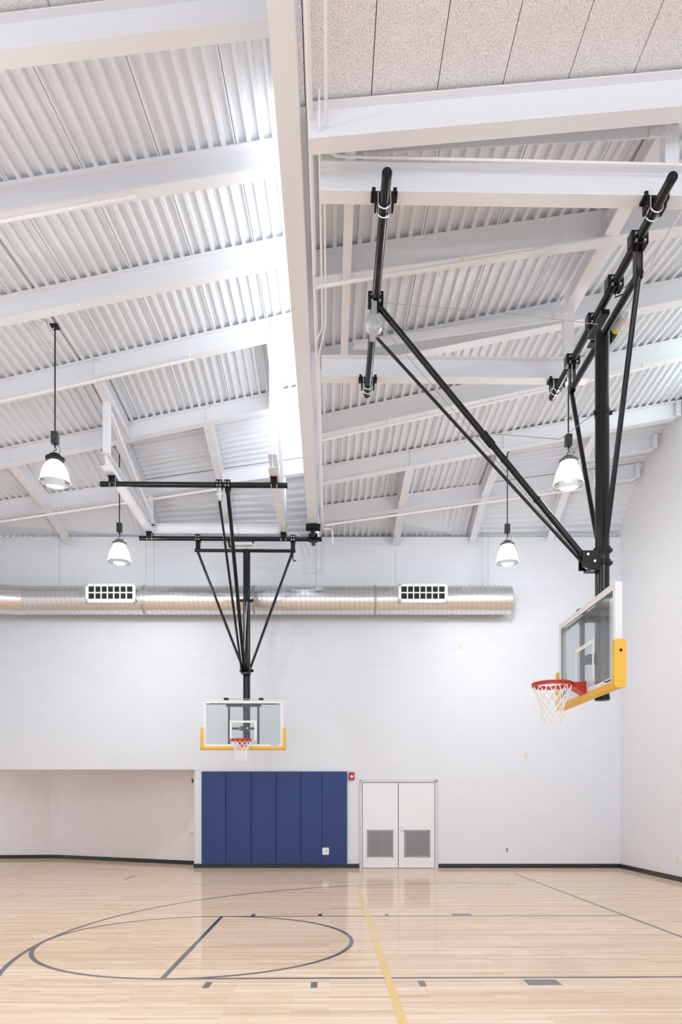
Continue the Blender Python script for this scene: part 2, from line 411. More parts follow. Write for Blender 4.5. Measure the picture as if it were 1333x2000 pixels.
# bullnose jamb
prof = [(JX+.16, Yw)] + [(JX+.14-.14*math.sin(t), Yw+.14-.14*math.cos(t)) for t in [i*PI/12 for i in range(7)]] + [(JX, Yw+.5), (JX+.16, Yw+.5)]
n = len(prof); mb.add([(x,y,0) for x,y in prof]+[(x,y,OPZ+.02) for x,y in prof], [(i,(i+1)%n,n+(i+1)%n,n+i) for i in range(n)]+[tuple(range(n)),tuple(range(n,2*n))])
wb = mb.build('wall_back', 'wallb', smooth=True); wb.matrix_world = WALL; struct(wb, 'white painted block back wall', 'wall')
mb = MB(); mb.box(RX, RX+.25, 13.9, Yw+.3, 0, 10.6); mb.box(RX, RX+.25, -4, 13.9, 0, 8.5); mb.box(RX, RX+.25, -4, .9, 8.5, 9.6)
wr = mb.build('wall_right', 'wallr'); wr.matrix_world = WALL; struct(wr, 'white painted block wall on the right', 'wall')
mb = MB(); mb.add([(RX+.1,.9,8.5),(RX+.1,13.9,8.5),(RX+.1,13.9,10.6),(RX+.1,.9,10.6)],[(0,1,2,3)])
w = mb.build('window_2', 'wing'); w.matrix_world = WALL; struct(w, 'high daylit window in the right wall', 'window')
mb = MB()
for k in range(9): mb.box(RX+.05, RX+.12, .9+1.625*k-.03, .9+1.625*k+.03, 8.5, 10.5)
mb.box(RX-.02, RX+.2, .9, 13.9, 8.46, 8.52)
mb.build('window_frame', 'trimw', w)
struct(wallbox([(-10.95,-10.65,-4,Yw,0,9.4)], 'wall_left', 'wallr'), 'white wall on the left', 'wall')
# recess behind the opening
rp = [(-3.45,18.49),(-8.1,20.82),(-8.35,20.93),(-8.6,20.98),(-8.9,20.96),(-12.5,20.6)]
mb = MB()
for (a,c),(d,e) in zip(rp, rp[1:]): mb.add([(a,c,0),(d,e,0),(d,e,OPZ+.1),(a,c,OPZ+.1)],[(0,1,2,3)])
mb.box(-3.5,-3.3,18.2,18.7,0,OPZ+.1)
o = mb.build('wall_recess', 'recess', smooth=True); o.matrix_world = WALL; struct(o, 'grey beige angled wall inside the left opening', 'wall')
struct(wallbox([(-12.5,-3.3,Yw+.2,21.4,OPZ,OPZ+.1)], 'ceiling_recess', 'trimw'), 'low ceiling of the left opening', 'ceiling')
# baseboards
BH = .105
struct(wallbox([(JX+.02, wx(702), Yw-.014, Yw+.02, 0, BH), (wx(857), RX, Yw-.014, Yw+.02, 0, BH)], 'baseboard_back', 'base'), 'black rubber base of the back wall', 'baseboard')
struct(wallbox([(RX-.014, RX+.02, -4, Yw, 0, BH)], 'baseboard_right', 'base'), 'black rubber base of the right wall', 'baseboard')
mb = MB()
for (a,c),(d,e) in zip(rp, rp[1:]):
    nx, ny = (e-c), -(d-a); l = math.hypot(nx,ny); nx, ny = nx/l*.014, ny/l*.014
    if ny > 0: nx, ny = -nx, -ny
    mb.add([(a,c,0),(d,e,0),(d,e,BH),(a,c,BH),(a+nx,c+ny,0),(d+nx,e+ny,0),(d+nx,e+ny,BH),(a+nx,c+ny,BH)],[(4,5,6,7),(3,2,6,7),(0,1,5,4),(0,3,7,4),(1,2,6,5)])
o = mb.build('baseboard_recess', 'base'); o.matrix_world = WALL; struct(o, 'black rubber base in the left opening', 'baseboard')
# white panel at the end of the recess wall
d = Vector((-4.65, 2.33, 0)).normalized(); p = Vector((-3.86, 18.68, 0))
mb = MB(); mb.bar(Vector((-3.72,18.585,.88+.33)), Vector((-4.02,18.735,.88+.33)), .05, .70)
o = mb.build('wall_panel', 'trimw'); o.matrix_world = WALL; tag(o, 'narrow pale panel on the recess wall beside the rounded jamb', 'panel')

# floor and court paint
mb = MB(); mb.box(-12.6, 8.2, -4, 22, -.1, 0)
fl = struct(mb.build('floor', 'floor'), 'light maple strip gym floor with painted court lines', 'floor')
LH = .0012
def stripe(name, p0, p1, w, m='line', z=LH):
    p0, p1 = Vector((*p0,z)), Vector((*p1,z)); d = (p1-p0).normalized(); s_ = Vector((-d.y,d.x,0))*w/2
    mb = MB(); mb.add([p0-s_,p1-s_,p1+s_,p0+s_],[(0,1,2,3)]); return mb.build(name, m, fl)
def arc(name, c, r0, r1, a0, a1, n=96, m='line', z=LH):
    mb = MB(); vs = []
    for i in range(n+1):
        t = a0+(a1-a0)*i/n
        for r_ in (r0, r1): vs.append((c[0]+r_*math.cos(t), c[1]+r_*math.sin(t), z))
    mb.add(vs, [(2*i,2*i+1,2*i+3,2*i+2) for i in range(n)]); return mb.build(name, m, fl)
HYc = 8.35; FTX = -1.55; BX = 4.24; LW = .05
arc('free_throw_circle', (FTX, HYc), 1.78, 1.83, 0, 2*PI, 128)
arc('three_point_arc', (2.64, HYc), 5.97, 6.02, PI*.44, PI*1.42, 160, z=LH*1.4)
stripe('free_throw_line', (FTX, HYc-1.83), (FTX, HYc+1.83), LW, z=LH*1.8)
stripe('lane_line', (FTX, HYc-1.805), (BX, HYc-1.805), LW, z=LH*1.6)
stripe('lane_line', (FTX, HYc+1.805), (BX, HYc+1.805), LW, z=LH*1.6)
stripe('base_line', (BX+.025, -3.5), (BX+.025, 16.27), LW, z=LH*1.2)
for (x, y) in ((405,1924),(614,1923.5),(825,1921)):
    p = atZ(x, y, 0); stripe('lane_mark', (p.x-.03, p.y), (p.x+.03, p.y), .20)
p = atZ(1060, 1918.5, 0); stripe('lane_block', (p.x-.15, p.y), (p.x+.15, p.y), .2)
for (x, y) in ((495,1787.5),(626,1787),(756,1787)):
    p = atZ(x, y, 0); stripe('lane_mark', (p.x-.027, p.y), (p.x+.027, p.y), .19)
p = atZ(902, 1786.5, 0); stripe('lane_block', (p.x-.14, p.y), (p.x+.14, p.y), .2)
a, c = atZ(704,1745,0), atZ(788,1999,0); dd = (a-c).normalized(); c = c-dd*1.5
stripe('yellow_line', (c.x,c.y), (a.x,a.y), .066, 'yline', LH*2)
a, c = atZ(0,1757,0), atZ(47,1745,0); stripe('yellow_line', (a.x,a.y), (c.x,c.y), .05, 'yline')
a, c = atZ(244,1718,0), atZ(265,1710,0); stripe('court_tick', (a.x,a.y), (c.x,c.y), .05)

# double door
def wb_(x0, x1, y0, y1, d0, d1): return (wx(x0), wx(x1), Yw-d1, Yw-d0, max(0,wz(y1)), wz(y0))
door = struct(wallbox([wb_(703.5,708,1523.5,1697,-.02,.05), wb_(849.5,855,1523.5,1697,-.02,.05), wb_(703.5,855,1523.5,1528,-.02,.05)], 'door_1', 'framew'), 'white double door with two grey louvers', 'door')
def wpart(bx, name, m, parent):
    mb = MB(); [mb.box(*q) for q in bx]; return mb.build(name, m, parent)
for (x0,x1,l0,l1) in ((708.8,777.7,717.5,768.5),(778.9,848.8,790,840.5)):
    lf = wpart([wb_(x0,x1,1528.8,1694.5,.008,.028)], 'door_leaf', 'doorw', door)
    wpart([wb_(l0,l1,1621,1623.5,0,.045), wb_(l0,l1,1671,1673.5,0,.045), wb_(l0,l0+2.5,1621,1673.5,0,.045), wb_(l1-2.5,l1,1621,1673.5,0,.045), wb_(l0,l1,1621,1673.5,0,.031)], 'louver', 'louver', lf)
    mb = MB(); a, c = wx(l0+2.5), wx(l1-2.5); z0, z1 = wz(1671), wz(1623.5)
    for k in range(24): z = z0+(z1-z0)*(k+.5)/24; mb.box(a, c, Yw-.041, Yw-.033, z-.0065, z+.0065)
    for k in range(24): x = a+(c-a)*(k+.5)/24; mb.box(x-.0065, x+.0065, Yw-.043, Yw-.033, z0, z1)
    mb.build('louver_grid', 'louver', lf)
    wpart([wb_(l0+2,l1-2,1623,1672,.0305,.0325)], 'louver_backing', 'dark', lf)
    if x0 > 770:
        mb = MB(); h = (wx(784.5), Yw-.03, wz(1613)); mb.lathe([(0,-.02),(.022,-.02),(.024,0)], h, 14, 'y'); mb.build('door_lock', 'zinc', lf)
        h = (wx(784.5), Yw-.03, wz(1620.5)); mb = MB(); mb.lathe([(0,-.02),(.024,-.02),(.026,0)], h, 14, 'y')
        mb.tube([(h[0],h[1]-.01,h[2]),(h[0],h[1]-.055,h[2]),(h[0]+.12,h[1]-.055,h[2])], .009, 8); mb.build('door_handle', 'zinc', lf, True)
wpart([wb_(708,849.5,1528,1696.5,-.02,.006)], 'door_gap_shade', 'dark', door)  # near-black sheet standing in for shade in the gaps between the leaves

# wall pads
sx = [394.5,441.5,491,540,588,629.6,678.5]
padlab = ['leftmost of the row beside the rounded jamb','second from the left in the row','third from the left in the row','fourth from the left in the row','narrowest of the row, beside the pad with the outlet','rightmost of the row, with a white outlet plate cut in']
for k in range(6):
    x0, x1 = wx(sx[k])+.002, wx(sx[k+1])-.002
    mb = MB(); z0, z1 = wz(1686.5), wz(1507)
    if k == 5:
        a0, a1, b0, b1 = wx(629.9), wx(643.5), wz(1669.5), wz(1655)
        mb.box(a1, x1, Yw-.055, Yw, z0, z1); mb.box(x0, a1, Yw-.055, Yw, b1, z1); mb.box(x0, a1, Yw-.055, Yw, z0, b0)
    else: mb.rbox(x0, x1, Yw-.055, Yw, z0, z1, .016, 3, 'z')
    o = mb.build('wall_pad', 'blue', smooth=(k<5)); o.matrix_world = WALL
    tag(o, 'navy blue wall pad, '+padlab[k], 'wall pad', 'blue wall pads under the far hoop')
def plate(name, x0, x1, y0, y1, m, lab, cat, d=.012, off=0, parts=()):
    mb = MB(); q = wb_(x0,x1,y0,y1,off,off+d); mb.rbox(*q, min(.01,(q[1]-q[0])*.2), 2, 'y')
    o = mb.build(name, m); o.matrix_world = WALL; tag(o, lab, cat)
    for pn, a0,a1,b0,b1, pm in parts:
        mb = MB(); mb.box(*wb_(a0,a1,b0,b1,off+d-.002,off+d+.005)); mb.build(pn, pm, o)
    return o
plate('outlet_plate', 630.2,643,1655.3,1669.2,'white','white outlet plate set into the rightmost blue wall pad','outlet',.05,0,(('outlet_socket',635,637,1660,1665,'framew'),('outlet_socket',638.5,640.5,1660,1665,'framew')))
fa = plate('fire_alarm', 681.5,692.5,1508.5,1523.5,'redal','red fire alarm strobe on the wall above the door corner','fire alarm',.05)
mb = MB(); mb.lathe([(0,-.03),(.03,-.03),(.04,0)], (wx(687.3),Yw-.05,wz(1517)), 14, 'y'); mb.build('strobe_lens','white',fa,True)
plate('outlet_plate', 988,993.5,1655.5,1664,'ivory','ivory outlet plate low on the back wall right of the door','outlet',.01,0,(('outlet_socket',989.6,992,1657,1659,'base'),('outlet_socket',989.6,992,1660.6,1662.6,'base')))
plate('wall_plate', 1025.5,1030.5,1468.5,1479.5,'ivory','ivory blank plate halfway up the wall near the right corner','wall plate')
plate('wall_plate', 895.5,904.5,1258,1267,'ivory','small ivory plate on the wall below the duct end','wall plate',.01,0,(('plate_slot',899,901,1261,1264,'framew'),))
p = Vector((RX, 14.75, .46)); mb = MB(); mb.rbox(RX-.012, RX, 14.69, 14.82, .40, .52, .01, 2, 'x')
o = mb.build('outlet_plate','ivory'); o.matrix_world = WALL; tag(o,'ivory outlet plate low on the right wall at the frame edge','outlet')
mb = MB(); mb.box(-3.93,-3.9,18.6,18.66,wz(1527),wz(1519)); o = mb.build('wall_switch','base'); o.matrix_world = WALL; tag(o,'tiny dark device high on the recess wall by the jamb','switch')

# ------------------------------------------------------------------ duct
DY, DZ, DR = 17.36, CAMZ+(HY-1172.5)*17.36/F, .345
dx0, dx1 = wx(47,17.3), wx(997,17.36)
t = thing('air_duct', 'galvanised spiral air duct along the top of the back wall', 'duct', WALL @ Vector((dx0, DY, DZ-DR)))
mb = MB(WALL); mb.lathe([(DR-.03,dx1-.002),(DR,dx1),(DR,dx0)], (0,DY,DZ), 40, 'x'); mb.build('duct_pipe','duct',t,True)
mb = MB(WALL); mb.lathe([(0.001,dx1-.03),(DR-.02,dx1-.03)], (0,DY,DZ), 40, 'x'); mb.build('duct_cap','duct',t)
mb = MB(WALL); turns = int((dx1-dx0)/.118)
mb.tube([(dx0+.118*k/28, DY+(DR+.001)*math.cos(2*PI*k/28), DZ+(DR+.001)*math.sin(2*PI*k/28)) for k in range(turns*28)], .0045, 5); mb.build('spiral_seam','seam',t,True)
for x in (497, 283, 733): 
    mb = MB(WALL); X = wx(x,17.3); mb.lathe([(DR,X-.03),(DR+.009,X-.028),(DR+.009,X+.028),(DR,X+.03)], (0,DY,DZ), 40, 'x'); mb.build('joint_band','seam',t,True)
mb = MB(WALL); vs = []
for k in range(7):
    u = k/6; mb_x = dx0-2.6*u; vs.append((mb_x, DY-1.3*u**1.6, DZ))
mb.tube(vs, DR+.012, 36); mb.build('duct_elbow','duct',t,True)
for x, yb in ((116,1062),(285,1060),(301,1060),(618,1062),(773,1060),(942,1060),(954,1060)):
    X = wx(x, 17.3); mb = MB(WALL); mb.tube([(X,17.3,DZ+DR-.05),(X,17.3,8.34)], .004, 6); mb.build('hanger_wire','cable',t)
mb = MB(WALL); X = wx(918,17.36); mb.bar((X-.03,DY,DZ+DR-.01),(X+.03,DY,DZ+DR+.02),.04,.06); mb.build('duct_bracket','seam',t)
for x0,x1,lab in ((166.5,264.5,'left'),(778.5,875,'right')):
    X0, X1 = wx(x0,16.95), wx(x1,16.95); Yf = 16.95; z1, z0 = CAMZ+(HY-1140)*Yf/F, CAMZ+(HY-1176.5)*Yf/F
    t = thing('air_register', f'white supply air register on the {lab} part of the spiral duct', 'air vent', WALL @ Vector((X0,Yf,z0)), 'air registers on the duct')
    mb = MB(WALL); b_=.055
    for q in ((X0,X1,z0,z0+b_*1.6),(X0,X1,z1-b_*1.1,z1),(X0,X0+b_*1.3,z0,z1),(X1-b_*1.3,X1,z0,z1)): mb.box(q[0],q[1],Yf,Yf+.05,q[2],q[3])
    mb.build('register_frame','grille',t,bevel=.006)
    mb = MB(WALL); mb.box(X0+.04,X1-.04,Yf+.05,Yf+.5,z0+.03,z1-.03); mb.build('register_neck','duct',t)
    mb = MB(WALL); mb.box(X0+.05,X1-.05,Yf+.045,Yf+.052,z0+.05,z1-.05); mb.build('register_opening','dark',t)
    mb = MB(WALL); a, c = X0+b_*1.3, X1-b_*1.3
    for k in range(1,7): x = a+(c-a)*k/7; mb.box(x-.014,x+.014,Yf+.012,Yf+.04,z0+.06,z1-.05)
    zm = (z0+b_*1.6+z1-b_*1.1)/2; mb.box(a,c,Yf+.008,Yf+.04,zm-.014,zm+.014); mb.build('register_bars','grille',t)

# ------------------------------------------------------------------ pendant lamps
def lamp(P, ztop, bulb, label, watts=82):
    # P: centre of the lower rim of the glass
    X, Y, z = P; t = thing('pendant_lamp', label, 'lamp', (X,Y,z), 'bell shaped pendant lamps')
    R = .23
    prof = [(R+.010,0),(R+.012,.010),(R-.002,.025),(R-.008,.09),(R-.024,.17),(R-.052,.25),(R-.09,.31),(R-.125,.345),(.085,.36)]
    mb = MB(); vs=[]; seg=72; n=len(prof)
    for r_,h in prof:
        for k in range(seg):
            q=2*PI*k/seg; rr=r_*(1+(.005 if k%2 else -.005)); vs.append((X+rr*math.cos(q),Y+rr*math.sin(q),z+h))
    mb.add(vs,[(i*seg+k,i*seg+(k+1)%seg,(i+1)*seg+(k+1)%seg,(i+1)*seg+k) for i in range(n-1) for k in range(seg)])
    mb.build('glass_shade','shade',t,True)
    mb = MB(); mb.lathe([(0.002,.13),(.05,.135),(.075,.18),(.08,.24),(.06,.31),(.03,.345)],(X,Y,z),20); mb.build('bulb',bulb,t,True)
    z -= .085
    mb = MB(); mb.lathe([(.01,.43),(.105,.43),(.14,.445),(.142,.475),(.125,.49),(.09,.495),(.085,.54),(.05,.56),(.01,.565)],(X,Y,z),32)
    for k in range(20):
        q=2*PI*k/20; mb.bar((X+.08*math.cos(q),Y+.08*math.sin(q),z+.508),(X+.145*math.cos(q),Y+.145*math.sin(q),z+.47),.008,.03)
    mb.build('lamp_cap','blackmat' if bulb == 'bulbdim' else 'capmetal',t,True)
    mb = MB(); mb.tube([(X,Y,z+.565),(X-.02,Y,z+.585),(X-.02,Y,z+.61),(X+.02,Y,z+.62),(X+.02,Y,z+.64),(X,Y,z+.66)],.007,6)
    mb.tube([(X+.05,Y,z+.55),(X+.09,Y,z+.60),(X+.07,Y,z+.66),(X+.01,Y,z+.70)],.004,6); mb.build('lamp_hook','black',t,True)
    mb = MB(); mb.tube([(X,Y,z+.65),(X,Y,ztop)],.0115,10); mb.build('lamp_stem','black',t,True)
    mb = MB(); mb.rbox(X-.055,X+.055,Y-.05,Y+.05,z+.72,z+.90,.012,2,'z'); mb.build('ballast_box','graysteel',t)
    mb = MB(); mb.box(X-.06,X+.06,Y-.06,Y+.06,ztop-.03,ztop); mb.build('ceiling_plate','blackmat',t)
    mb = MB(); mb.lathe([(0,-.08),(.05,-.08),(.06,-.06),(.06,.02),(0,.02)],(X-.16,Y-.05,ztop-.02),14,'y'); mb.tube([(X-.16,Y-.12,ztop-.02),(X-.12,Y-.13,ztop-.12),(X-.03,Y-.06,ztop-.10),(X,Y,ztop-.03)],.006,6); mb.build('junction_box','pipe',t,True)
    if watts:
        ld = bpy.data.lights.new('lamp_light', 'POINT'); ld.energy = watts; ld.color = (.93, .96, 1); ld.shadow_soft_size = .14
        lo = bpy.data.objects.new('lamp_light', ld); C.objects.link(lo); lo.location = (0, 0, -.06); lo.parent = t
        sd = bpy.data.lights.new('lamp_downlight', 'SPOT'); sd.energy = watts*1.1; sd.color = ld.color; sd.shadow_soft_size = .14; sd.spot_size = math.radians(150); sd.spot_blend = 1
        so = bpy.data.objects.new('lamp_downlight', sd); C.objects.link(so); so.location = (0, 0, -.06); so.parent = t
    return t
def rim(x, y, Y): return at(x, y, Y)
p = rim(107.5, 944, 11.4); lamp(p, ZL(p.x,p.y)-.01, 'bulbdim', 'dimmer pendant lamp with black cap, hanging nearest at the far left', 16)
p = rim(233.5, 1097.5, 15.05); lamp(p, ZL(p.x,p.y)-.01, 'bulb', 'lit pendant lamp hanging in front of the back wall above the left air register')
p = rim(991.5, 1099, 15.05); lamp(p, ZR(p.x,p.y)-.01, 'bulb', 'lit pendant lamp hanging above the right end of the duct')
p = rim(1111, 947, 11.5); lamp(p, ZR(p.x,p.y)-.01, 'bulb', 'bright lit pendant lamp hanging just left of the near hoop mast')

for X, zf in ((-4.47, ZL), (3.87, ZR)):
    if X < 0: lamp(Vector((X, 7.95, 6.73)), zf(X, 7.95)-.01, 'bulb', 'added unseen pendant lamp outside the left edge, one bay nearer than the dimmer lamp', 130)  # unseen lamp added to brighten the left deck and beams
    lamp(Vector((X, .8, 6.73)), zf(X, .8)+.02, 'bulb', 'added unseen pendant lamp nearest the viewer, under the %s acoustic panels' % ('left' if X < 0 else 'right'), 170)  # unseen lamps added to light the floor from the near end

# ------------------------------------------------------------------ support frames hung from the roof
# frame over the near hoop
FZ = 7.945
t = thing('hoop_support_frame', 'white steel frame hung from the roof above the near basketball hoop', 'steel frame', (1.8, 8.5, 7.64))
MB().ibeam((at(625,314,6.95).x, 7.03, FZ), (4.1, 7.03, FZ-.01), .30, .16).build('cross_beam','steel',t)
MB().ibeam((at(628,700,9.97).x, 10.05, FZ), (at(1150,720,10.0).x, 10.05, FZ), .30, .16).build('cross_beam','steel',t)
XB = .20; MB().ibeam((XB,6.6,FZ+.17),(XB,10.12,FZ+.17),.17,.10).build('side_rail','steel',t)
XR = 3.40; MB().ibeam((XR,6.6,8.56),(XR,10.15,8.83),.22,.17).build('side_rail','steel',t)
for Y, zt in ((7.03,8.36),(10.05,8.62)):
    mb = MB(); mb.box(XR-.07,XR+.07,Y-.06,Y+.06,FZ-.02,zt); mb.build('post','steel',t)
    mb = MB(); mb.bar((XB+.16,Y-.05,8.10),(XR-.06,Y-.05,zt-.06),.014,.12); mb.build('diagonal_brace','steel',t)
    for X, z in ((XB+.24,8.10),(XR-.12,zt-.06)):
        mb = MB(); mb.box(X-.11,X+.11,Y-.075,Y-.06,z-.07,z+.07); g_ = mb.build('gusset_plate','steel',t)
        mb = MB()
        for dx in (-.05,.05): mb.lathe([(0,-.02),(.016,-.02),(.018,0)],(X+dx,Y-.075,z),8,'y')
        split_build(mb, 'bolt', 'pipe',g_)
# frame over the far hoop
t = thing('hoop_support_frame', 'white steel frame hung from the roof above the far basketball hoop', 'steel frame', (-2.6, 14.8, 7.84))
LZ = 7.86+.26; xa, xb = -4.16, -1.075
for X in (xa, xb):
    MB().ibeam((X,13.15,LZ),(X,16.62,LZ),.26,.16).build('carrier_beam','steel',t)
    zt = ZL(X,13.2)-.05 if X == xb else ZL(X,13.2)-.30
    mb = MB(); mb.box(X-.06,X+.06,13.18,13.30,LZ,zt); mb.build('post','steel',t)
    mb = MB(); mb.bar((X+.03,13.3,zt-.15),(X+.03,16.45,LZ+.02),.07,.09); mb.build('diagonal_brace','steel',t)
    mb = MB(); mb.box(X-.05,X+.05,16.42,16.52,LZ,ZL(X,16.45)-.02); mb.build('post','steel',t)
    MB().ibeam((X+.02,12.5,ZL(X,12.5)-.02),(X+.02,14.5,ZL(X,14.5)-.02),.30,.16).build('header_beam','steel',t)
MB().ibeam((xa,16.55,LZ),(xb,16.55,LZ),.22,.14).build('cross_beam','steel',t)

# ------------------------------------------------------------------ basketball hoops
def frame_mat(loc, xl, yl):
    m = Matrix(((xl[0],yl[0],0,loc[0]),(xl[1],yl[1],0,loc[1]),(0,0,1,loc[2]),(0,0,0,1))); return m
def board(root, X):
    # local frame: face looks to -y, z = height above floor
    Z0, Z1, W = 2.90, 3.967, .915
    bb = MB(X); bb.box(-W+.028,W-.028,.004,.016,Z0+.028,Z1-.028); g = bb.build('backboard_glass','glass',root)
    mb = MB(X)
    for q in ((-W,W,Z0,Z0+.028),(-W,W,Z1-.028,Z1),(-W,-W+.028,Z0+.028,Z1-.028),(W-.028,W,Z0+.028,Z1-.028)): mb.box(q[0],q[1],-.004,.075,q[2],q[3])
    fr = mb.build('backboard_frame','trimw',root)
    mb = MB(X)
    for q in ((-W+.028,W-.028,Z0+.028,Z0+.07),(-W+.028,W-.028,Z1-.07,Z1-.028),(-W+.028,-W+.07,Z0+.07,Z1-.07),(W-.07,W-.028,Z0+.07,Z1-.07)): mb.box(q[0],q[1],.0,.003,q[2],q[3])
    mb.build('border_line','white',g)
    mb = MB(X); s0, s1, zt = -.305, .305, 3.05+.457
    for q in ((s0,s1,zt-.05,zt),(s0,s0+.05,3.05,zt-.05),(s1-.05,s1,3.05,zt-.05)): mb.box(q[0],q[1],.0,.003,q[2],q[3])
    mb.build('target_square','white',g)
    mb = MB(X); x0 = .62; zz = Z0+.045
    pts = []
    for k in range(34):
        u = k/33; pts.append((x0+.19*u, -.004, zz+ (.022*math.exp(-((u-.08)/.06)**2)) + .008*math.sin(u*46)))
    mb.tube(pts,.0035,5); mb.build('maker_script','ink',g)
    # padding
    mb = MB(X); e = .055
    mb.rbox(-W-e,-W+.012,-.03,.095,Z0-.062,Z0+.45,.03,4,'x'); mb.rbox(W-.012,W+e,-.03,.095,Z0-.062,Z0+.45,.03,4,'x')
    mb.rbox(-W-e+.01,W+e-.01,-.022,.085,Z0-.06,Z0+.02,.022,3,'x')
    pd = mb.build('edge_padding','yellow',root,True)
    mb = MB(X)
    for s_ in (-1,1): mb.lathe([(.0,0),(.014,0),(.016,.004)],(s_*(W+e+.001),.035,Z0+.33),10,'x')
    split_build(mb, 'padding_rivet', 'dark',pd)
    # steel behind the glass
    mb = MB(X)
    mb.box(-.40,.40,.075,.12,Z1-.135,Z1-.05); mb.box(-.86,.86,.06,.085,Z1-.085,Z1-.06)
    mb.build('top_channel','graysteel',root)
    mb = MB(X); mb.box(-.88,-.76,.055,.09,Z1-.10,Z1-.06); mb.box(.76,.88,.055,.09,Z1-.10,Z1-.06); split_build(mb, 'corner_clip', 'alu',root)
    for s_ in (-1,1):
        mb = MB(X); mb.box(s_*.335-.022,s_*.335+.022,.07,.12,Z0+.03,Z1-.10); mb.build('upright_bar','graysteel',root)
        mb = MB(X); mb.box(s_*.40-.05,s_*.40+.05,.06,.16,Z1+.01,Z1+.065); mb.build('top_bracket','blackmat',root)
    mb = MB(X); mb.box(-.27,.27,.08,.115,3.31,3.36); mb.box(-.10,.10,.10,.2,3.30,3.39); cb = mb.build('mast_crossbar','graysteel',root)
    mb = MB(X)
    for s_ in (-1,1): mb.lathe([(0,-.02),(.018,-.02),(.02,0)],(s_*.085,.08,3.345),8,'y')
    split_build(mb, 'bolt', 'zinc',cb)
    mb = MB(X); mb.tube([(-.36,.11,Z1+.045),(.36,.11,Z1+.045)],.008,8); mb.build('tie_rod','zinc',root)
    # rim
    RC = -.381; RR = .2286; Zr = 3.05-.012
    mb = MB(X); mb.tube([(RR*math.cos(2*PI*k/48), RC+RR*math.sin(2*PI*k/48), Zr) for k in range(48)],.0125,10,closed=True)
    mb.lathe([(RR-.004,-.014),(RR-.004,-.036),(RR+.008,-.036),(RR+.008,-.014)],(0,RC,Zr),48)
    rm = mb.build('rim','red',root,True)
    mb = MB(X)
    vs = [(-.075,-.005,Zr+.012),(.075,-.005,Zr+.012),(.075,-.005,Zr-.14),(-.075,-.005,Zr-.14),(-.10,RC+RR-.01,Zr+.008),(.10,RC+RR-.01,Zr+.008),(.10,RC+RR+.0,Zr-.045),(-.10,RC+RR+.0,Zr-.045)]
    mb.add(vs,[(0,1,2,3),(7,6,5,4),(0,4,5,1),(1,5,6,2),(2,6,7,3),(3,7,4,0)])
    mb.box(-.085,.085,-.02,-.004,Zr-.17,Zr+.02); mb.build('rim_bracket','red',rm)
    mb = MB(X); NR = 12; lv = [(0,.222),(-.085,.196),(-.155,.165),(-.215,.142),(-.27,.131),(-.32,.126),(-.37,.128),(-.42,.134)]
    for j in range(len(lv)-1):
        (h0,r0),(h1,r1) = lv[j], lv[j+1]; o0 = .5*(j%2); o1 = .5*((j+1)%2)
        for k in range(NR):
            a0 = 2*PI*(k+o0)/NR
            for s_ in (-.5,.5):
                a1 = a0+2*PI*s_/NR
                mb.tube([(r0*math.cos(a0),RC+r0*math.sin(a0),Zr-.03+h0),(r1*math.cos(a1),RC+r1*math.sin(a1),Zr-.03+h1)],.006,5,caps=False)
    for k in range(NR):
        a0=2*PI*(k+.5)/NR; mb.cbox((.134*math.cos(a0),RC+.134*math.sin(a0),Zr-.03-.425),.012,.012,.016)
    mb.build('net','net',rm)
def clamp(pipe, c, axis, top, name='pipe_clamp'):
    # steel clamp gripping a pipe along 'x' or 'y' and bolted to the beam above
    x,y,z = c; mb = MB()
    def bx(a, b_, h, la, lb, lh):
        if axis=='y': mb.box(x+a-la/2,x+a+la/2,y+b_-lb/2,y+b_+lb/2,z+h-lh/2,z+h+lh/2)
        else: mb.box(x+b_-lb/2,x+b_+lb/2,y+a-la/2,y+a+la/2,z+h-lh/2,z+h+lh/2)
    bx(0,0,top-.02,.26,.10,.03)
    for s_ in (-1,1):
        for q in (-1,1): bx(s_*.105,q*.05,top-.0,.035,.03,.05)
        bx(s_*.085,0,top-.07,.02,.12,.12)
    k = mb.build(name,'blackmat',pipe)
    mb = MB()
    for q in (-.055,.055):
        rr = .062
        pts = [((rr*math.cos(u),q,rr*math.sin(u))) for u in [PI*(1+i/12) for i in range(13)]]
        pts = [(-rr,q,top-.02)]+pts+[(rr,q,top-.02)]
        mb.tube([((x+a,y+b_,z+h) if axis=='y' else (x+b_,y+a,z+h)) for a,b_,h in pts],.0065,6)
    split_build(mb, 'clamp_bolt', 'zinc',k,True)
def bracket(root, c, axis, name='hanger_bracket', drop=.30):
    x,y,z = c; mb = MB()
    if axis=='y':
        mb.box(x-.09,x+.09,y-.06,y+.06,z-.07,z+.07); mb.box(x-.035,x-.02,y-.05,y+.05,z-drop,z); mb.box(x+.02,x+.035,y-.05,y+.05,z-drop,z)
    else:
        mb.box(x-.06,x+.06,y-.09,y+.09,z-.07,z+.07); mb.box(x-.05,x+.05,y-.035,y-.02,z-drop,z); mb.box(x-.05,x+.05,y+.02,y+.035,z-drop,z)
    b_ = mb.build(name,'black',root,bevel=.006); mb = MB()
    for dz in (-.10,-.03):
        for q in (-1,1):
            if axis=='y': mb.lathe([(0,-.02),(.014,-.02),(.014,0)],(x+q*.045,y-.06,z+dz+.05),8,'y')
            else: mb.lathe([(0,-.02),(.014,-.02),(.014,0)],(x+q*.03,y-.09,z+dz+.05),8,'y')
    split_build(mb, 'bolt', 'zinc',b_); return b_
def segpt(p0, p1, t): return Vector(p0).lerp(Vector(p1), t)
